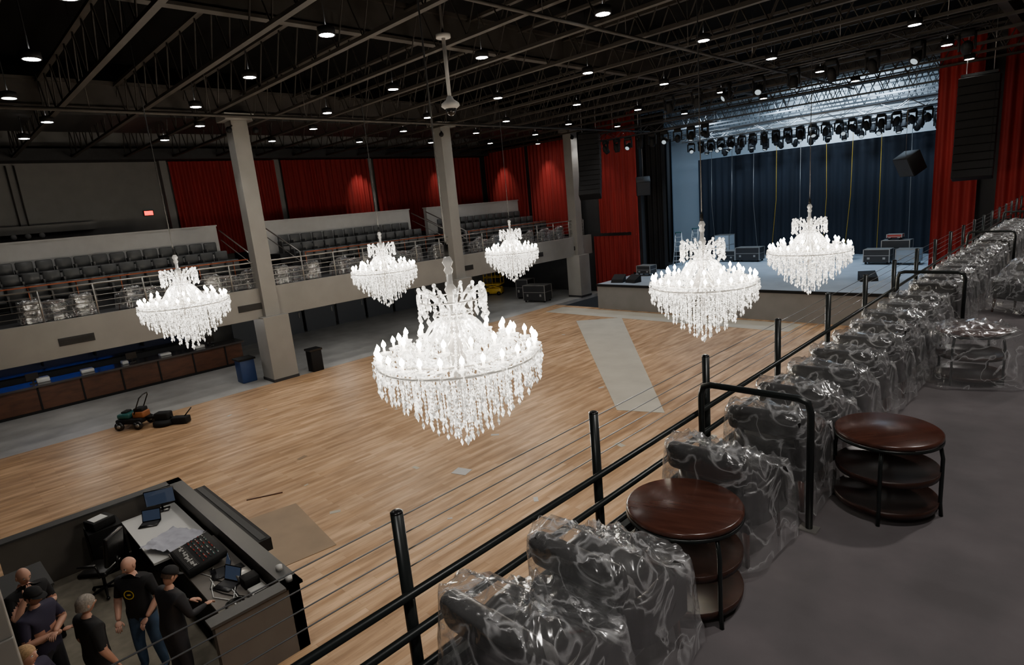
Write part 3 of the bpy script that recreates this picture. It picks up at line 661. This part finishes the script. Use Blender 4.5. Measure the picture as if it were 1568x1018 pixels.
def monitor(x,y,z,rz):
    b=MB(); b.rbox(-.13,.13,-.1,.1,0,.02,.008,BLKG,seg=1); b.tube([(0,.03,.02),(0,.03,.25)],.02,BLKG); b.rbox(-.27,.27,-.015,.02,.14,.47,.01,BLKG,seg=1); b.box(-.255,.255,-.017,-.014,.155,.455,SCREEN); b.obj("computer_monitor",(x,y,z),rz)
monitor(-13.2,2.45,.765,1.2)
b=MB(); b.box(-13.45,-12.95,1.15,1.7,.016,.92,BLK); b.box(-13.4,-13.0,1.14,1.15,.3,.8,DARKW); b.obj("rack_cabinet")
b=MB(); b.rbox(-.18,.18,-.2,.2,0,.16,.02,BLK); b.box(-.12,.12,-.15,.1,.16,.17,WHITE); b.obj("desk_printer",(-13.2,1.4,.925),.3)
b=MB(); vs=[];fs=[]; n=16
for j in range(n+1):
    for i in range(n+1):
        u=i/n-.5; v=j/n-.5; z=.03+.09*abs(noise.noise(Vector((u*6,v*6,2))))+.05*noise.noise(Vector((u*13,v*13,4)))
        vs.append((u*.85,v*.7,max(0.008,z+.05)))
for j in range(n):
    for i in range(n): a=j*(n+1)+i; fs.append((a,a+1,a+n+2,a+n+1))
b.add(vs,fs,mat("grey_cloth",(.46,.47,.54),.85),True); b.obj("folded_banner",(-11.5,2.2,.765),.5)
b=MB()
for i in range(5): b.rbox(-9.6+i*.28,-9.38+i*.28,2.45,2.68,.84,.84+.06+.05*(i%3),.01,(BLK,SILV,BLK,LGREY,BLK)[i],seg=1)
for k in range(4): b.tube([(-8.55+.13*math.cos(t*.4),2.2+.13*math.sin(t*.4),.855+.018*k) for t in range(17)],.01,BLKG,n=5)
for k in range(6): b.tube([(-9.9+.28*i,2.15+.1*math.sin(i*1.7+k)+.05*k,.85) for i in range(6)],.008,(WHITE,BLKG)[k%2],n=5)
b.lathe((-8.35,2.62,.84),[(.001,0),(.035,0),(.04,.1),(.001,.1)],WHITE,n=10); b.lathe((-8.5,2.88,1.1),[(.001,0),(.05,0),(.05,.07),(.001,.09)],LGREY,n=10); b.lathe((-8.1,2.85,1.1),[(.001,0),(.05,0),(.05,.07),(.001,.09)],LGREY,n=10)
b.obj("booth_equipment")
b=MB(); b.rbox(-.5,.5,-.3,.3,0,.95,.02,BLK,seg=1); b.box(-.52,.52,-.32,.32,.95,.99,BCAP); b.obj("equipment_cabinet",(-11.9,.1,.016),.05)
b=MB()
for i in range(5):
    a=2*math.pi*i/5; b.tube([(0,0,.12),(.3*math.cos(a),.3*math.sin(a),.07)],[.03,.018],BLK,n=6); b.ball((.3*math.cos(a),.3*math.sin(a),.035),.033,BLKG)
b.tube([(0,0,.1),(0,0,.45)],.028,BLKG); b.rbox(-.26,.26,-.25,.27,.44,.54,.04,LEATH)
T=Matrix.Translation((0,-.27,.62))@Matrix.Rotation(math.radians(10),4,'X'); b.rbox(-.25,.25,-.04,.04,-.02,.55,.035,LEATH,T); b.tube([(0,-.1,.46),(0,-.3,.5),(0,-.33,.7)],.025,BLKG)
for s in (-1,1): b.tube([(s*.27,-.15,.5),(s*.31,-.15,.7),(s*.31,.15,.72)],.02,BLKG,n=6); b.rbox(s*.31-.035,s*.31+.035,-.15,.16,.71,.74,.012,LEATH,seg=1)
b.obj("office_chair",(-12.3,1.15,.016),2.4)
# ---------------------------------------------------------------- people
def skin_mesh(name,V,E,RAD,matfn,mats,sub=2):
    me=bpy.data.meshes.new(name); me.from_pydata([Vector(v) for v in V],E,[]); o=bpy.data.objects.new(name,me); COL.objects.link(o)
    bpy.context.view_layer.objects.active=o
    o.modifiers.new("s","SKIN"); sv=me.skin_vertices[0].data if me.skin_vertices else None
    if sv is None:
        bm=bmesh.new(); bm.from_mesh(me); bm.verts.layers.skin.verify(); bm.to_mesh(me); bm.free(); sv=me.skin_vertices[0].data
    for i,r in enumerate(RAD):
        sv[i].radius=(r,r) if not isinstance(r,tuple) else r; sv[i].use_root=(i==0)
    ss=o.modifiers.new("u","SUBSURF"); ss.levels=sub
    dg=bpy.context.evaluated_depsgraph_get(); dg.update(); ev=o.evaluated_get(dg); nm=bpy.data.meshes.new_from_object(ev)
    bpy.data.objects.remove(o)
    nm.materials.clear()
    for m in mats: nm.materials.append(m)
    for p in nm.polygons: p.use_smooth=True; p.material_index=matfn(p.center)
    nm.name=name; return nm
def hand(b,wr,dirv,side,skin,curl=.5):
    d=Vector(dirv).normalized(); up=Vector((0,0,1)) if abs(d.z)<.85 else Vector((0,1,0)); sx=d.cross(up).normalized(); nrm=sx.cross(d).normalized()
    wr=Vector(wr)
    T=Matrix((sx,d,nrm)).transposed().to_4x4(); T.translation=wr+d*.05
    b.ball((0,0,0),.05,skin,n=12,k=8,sc=(.85,1.05,.36),T=T)
    for i,(o_,L) in enumerate(((-.030,.066),(-.010,.078),(.010,.073),(.029,.058))):
        p=Vector((o_,.04,0)); pts=[p.copy()]; a=-.15-curl*.3
        for s in (.5,.3,.24):
            p=p+Vector((0,math.cos(a),math.sin(a)))*L*s; pts.append(p.copy()); a-=curl*.8
        b.tube([T@q for q in pts],[.0095,.0088,.008,.006],skin,n=7)
    s=side; b.tube([T@Vector(q) for q in ((-.03*s,-.02,0),(-.056*s,.015,-.008),(-.062*s,.042,-.018))],[.012,.0105,.008],skin,n=7)
def head_mesh(b,T,skin,hair,style):
    nu,nv=40,30; vs=[]
    for j in range(nv+1):
        ph=math.pi*j/nv
        for i in range(nu):
            t=2*math.pi*i/nu; dx=math.sin(ph)*math.cos(t); dy=math.sin(ph)*math.sin(t); dz=-math.cos(ph)
            x=dx*.076; y=dy*.097; z=dz*.118
            if dz<0: x*=1+.28*dz; y*=1+.10*dz
            if dy<0 and dz<-.2: y*=.75
            g=lambda cx,cz,w,hh:math.exp(-((x-cx)/w)**2-((z-cz)/hh)**2)
            if dy>0:
                y+=.024*g(0,-.018,.011,.022)+.010*g(0,.005,.008,.02)-.010*(g(.030,.010,.014,.010)+g(-.030,.010,.014,.010))+.006*g(0,.032,.05,.01)
                y+=.007*g(0,-.060,.022,.008)+.010*g(0,-.095,.02,.015)
            vs.append(Vector((x,y,z)))
    fs=[];ms=[]
    for j in range(nv):
        for i in range(nu):
            i2=(i+1)%nu; f=(j*nu+i,j*nu+i2,(j+1)*nu+i2,(j+1)*nu+i); c=(vs[f[0]]+vs[f[2]])/2; fs.append(f)
            ms.append(2 if (c.y>.06 and abs(c.x)<.022 and -.067<c.z<-.053) else 0)
    for k,m in ((0,skin),(2,LIP)):
        ff=[f for f,q in zip(fs,ms) if q==k]; b.add([T@v for v in vs],ff,m,True)
    for s in (-1,1):
        b.ball((s*.030,.080,.010),.012,EYEW,n=10,k=8,T=T); b.ball((s*.030,.090,.010),.005,IRIS,n=8,k=6,T=T); b.ball((s*.077,-.005,-.005),.028,skin,n=8,k=8,sc=(.35,.65,1.1),T=T)
        b.box(s*.030-.016,s*.030+.016,.085,.093,.026,.031,HAIRB if hair is None else hair,T)
    if style in('short','long','fringe'):
        hv=[];n1,n2=28,14; zcut={'short':-.02,'long':-.16,'fringe':-.05}[style]
        hf=[]
        for j in range(n2+1):
            for i in range(n1):
                t=2*math.pi*i/n1; front=max(0,math.sin(t)); low=(.055*front+zcut*(1-front))
                q=j/n2
                if q<.65: a=q/.65*math.pi/2; rr=math.sin(a); z=.03+.098*math.cos(a)
                else: rr=1; z=.03-(q-.65)/.35*(.03-low)
                w=1+.05*noise.noise(Vector((math.cos(t)*4,math.sin(t)*4,z*25)))
                z=max(z,low)
                hv.append(T@Vector((rr*math.cos(t)*.084*w,rr*math.sin(t)*.104*w-.004,z)))
        for j in range(n2):
            for i in range(n1):
                i2=(i+1)%n1; hf.append((j*n1+i,j*n1+i2,(j+1)*n1+i2,(j+1)*n1+i))
        b.add(hv,hf,hair,True)
    if style=='cap':
        prof=[(.001,.135),(.04,.128),(.07,.105),(.086,.065),(.089,.035),(.083,.033)]
        T2=T@Matrix.Diagonal((1,1.2,1,1)); b.lathe((0,0,0),prof,TEE,n=24,T=T2)
        vs=[];n=14
        for k in range(n+1):
            a=math.pi*(.12+.76*k/n); vs.append(T@Vector((.088*math.cos(a),.1*math.sin(a),.042)))
            vs.append(T@Vector((.088*math.cos(a),.1*math.sin(a)+.075*math.sin(a)**.6,.03)))
        b.add(vs,[(2*k,2*k+1,2*k+3,2*k+2) for k in range(n)],TEE,True)
        b.lathe((0,0,0),[(.0845,.034),(.0835,-.0),(.08,-.02)],hair or HAIRB,n=24,T=T@Matrix.Translation((0,-.012,0))@Matrix.Diagonal((.97,1.08,1,1)))
def person(x,y,z,rz,arms,shirt,pants,skin,hair,style,sleeve='short',headtilt=0,headyaw=0,lean=0,logo=None,sc=1.05,stance=.12):
    V=[(0,0,.95),(0,.01,1.10),(0,.015+lean*.4,1.28),(0,0+lean,1.42),(0,.0+lean,1.50),(0,.015+lean*1.15,1.57)]
    RAD=[(.165,.13),(.17,.135),(.185,.135),(.14,.09),(.062,.062),(.054,.054)]
    E=[(0,1),(1,2),(2,3),(3,4),(4,5)]
    for s,key in ((-1,'L'),(1,'R')):
        el,wr=arms[key]; i=len(V)
        sh=(s*.19,lean,1.425)
        el=(el[0],el[1]+lean,el[2]); wr=(wr[0],wr[1]+lean,wr[2])
        V+= [sh,tuple((sh[k]+el[k])/2 for k in range(3)),el,tuple((el[k]*.6+wr[k]*.4) for k in range(3)),wr]; RAD+=[.085,.066,.052,.047,.03]
        E+=[(3,i),(i,i+1),(i+1,i+2),(i+2,i+3),(i+3,i+4)]
    for s in (-1,1):
        i=len(V); V+=[(s*.095,0,.88),(s*(.10+stance*.2),.02,.48),(s*(.10+stance*.4),-.02,.09),(s*(.11+stance*.5),.13,.045)]; RAD+=[.11,.075,.055,.045]
        E+=[(0,i),(i,i+1),(i+1,i+2),(i+2,i+3)]
    arml=[(Vector(arms['L'][0]),Vector(arms['L'][1])),(Vector(arms['R'][0]),Vector(arms['R'][1]))]
    def mf(c):
        if c.z<.10: return 3
        if c.z<.90 and abs(c.x)<.27 : 
            for e,w in arml:
                w=w+Vector((0,lean,0)); e=e+Vector((0,lean,0)); ab=w-e; t=max(0,min(1,(c-e).dot(ab)/ab.dot(ab)))
                if (c-(e+ab*t)).length<.065: return 0 if sleeve=='long' else 2
            return 1
        for e,w in arml:
            w=w+Vector((0,lean,0)); e=e+Vector((0,lean,0)); ab=w-e; t=(c-e).dot(ab)/ab.dot(ab)
            if t>-.12 and (c-(e+ab*max(0,min(1,t)))).length<.075: return 0 if (sleeve=='long' and t<.97) else 2
        if c.z>1.515: return 2
        return 0
    me=skin_mesh("body",V,E,RAD,mf,[shirt,pants,skin,SHOE])
    e=empty("person",(x,y,z),rz); e.scale=(sc,)*3
    o=bpy.data.objects.new("body",me); COL.objects.link(o); o.parent=e
    b=MB()
    T=Matrix.Translation((0,.025+lean*1.25,1.665))@Matrix.Rotation(headyaw,4,'Z')@Matrix.Rotation(-headtilt,4,'X')
    head_mesh(b,T,skin,hair,style); b.obj("head",parent=e)
    b=MB()
    for s,key in ((-1,'L'),(1,'R')):
        el,wr=arms[key]; el=Vector(el)+Vector((0,lean,0)); wr=Vector(wr)+Vector((0,lean,0)); hand(b,wr,wr-el,s,skin)
    b.obj("hands",parent=e)
    if logo:
        b=MB(); yy=.128+lean*.5
        b.lathe((0,0,0),[(.055,0),(.068,0)],logo,n=24,T=Matrix.Translation((0,yy+.026,1.30))@Matrix.Rotation(-math.pi/2,4,'X')); b.lathe((0,0,0),[(.001,0),(.03,0)],logo,n=12,T=Matrix.Translation((0,yy+.026,1.30))@Matrix.Rotation(-math.pi/2,4,'X')@Matrix.Diagonal((1,.4,1,1))); b.obj("shirt_logo",parent=e)
    return e
A_rel={'L':((-.27,-.02,1.15),(-.28,.08,.90)),'R':((.27,-.02,1.15),(.28,.08,.90))}
A_low={'L':((-.27,.0,1.15),(-.20,.20,.98)),'R':((.27,.02,1.15),(.14,.26,1.0))}
A_desk={'L':((-.27,.05,1.16),(-.18,.30,1.08)),'R':((.27,.05,1.16),(.16,.32,1.10))}
A_face={'L':((-.25,.02,1.15),(-.10,.24,1.20)),'R':((.24,.14,1.18),(.09,.17,1.44))}
A_cross={'L':((-.27,.06,1.17),(.04,.23,1.18)),'R':((.27,.06,1.17),(-.04,.25,1.14))}
FL=.016
person(-9.35,1.2,FL,math.radians(-135),A_low,TEE,JEAN,SKIN2,HAIRB,'bald',headtilt=.35,headyaw=-.3,logo=YEL)
person(-8.5,1.38,FL,math.radians(15),A_desk,JACK,PANT,SKIN,HAIRB,'cap',sleeve='long',headtilt=.5,lean=.06)
person(-8.75,.55,FL,math.radians(15),A_rel,TEE,PANT,SKIN,HAIRG,'fringe',headtilt=.1)
person(-9.6,.12,FL,math.radians(-50),A_cross,NAVT,PANT,SKIN,HAIRB,'cap',headtilt=.2)
person(-10.35,.1,FL,math.radians(-70),A_face,TEE,PANT,SKIN2,HAIRB,'bald',headtilt=.25)
person(-8.2,-.1,FL,math.radians(-40),A_cross,NAVT,PANT,SKIN2,HAIRBL,'short')
person(-20.0,33.8,1.41,math.radians(160),A_rel,TEE,JEAN,SKIN,HAIRB,'short')
# ---------------------------------------------------------------- lights
for (x,y,z,t,p) in ((-33.0,20.6,9.9,(-34.1,21.0,7),260),(-33.0,26.9,9.9,(-34.1,27.4,7),160),(-31.8,30.6,10.0,(-31.8,31.7,7),300),(-27.4,30.6,10.0,(-27.4,31.7,7),260)):
    o=light("curtain_spot","SPOT",(x,y,z),p,(1,.9,.8),.06,spot=60,blend=1); aim(o,t)
for x in (-18,-13,-8): 
    o=light("stage_work_light","AREA",(x,34.5,10.3),420,(.62,.80,1),1.2); aim(o,(x,36,1.4))
o=light("stage_wash","AREA",(-12.5,41.3,10.9),650,(.7,.86,1),5); aim(o,(-12.5,43.6,8.8))
for y in (-3,2.5,8,14,20,26): light("balcony_fill","SPOT",(.6,y,10.0),480,(1,.94,.88),.15,(0,0,0),120)  # added fill lamps without fixtures, lift the dark right balcony
w=bpy.data.worlds.new("world"); scn.world=w; w.use_nodes=True; w.node_tree.nodes["Background"].inputs[0].default_value=(.6,.65,.75,1); w.node_tree.nodes["Background"].inputs[1].default_value=.025
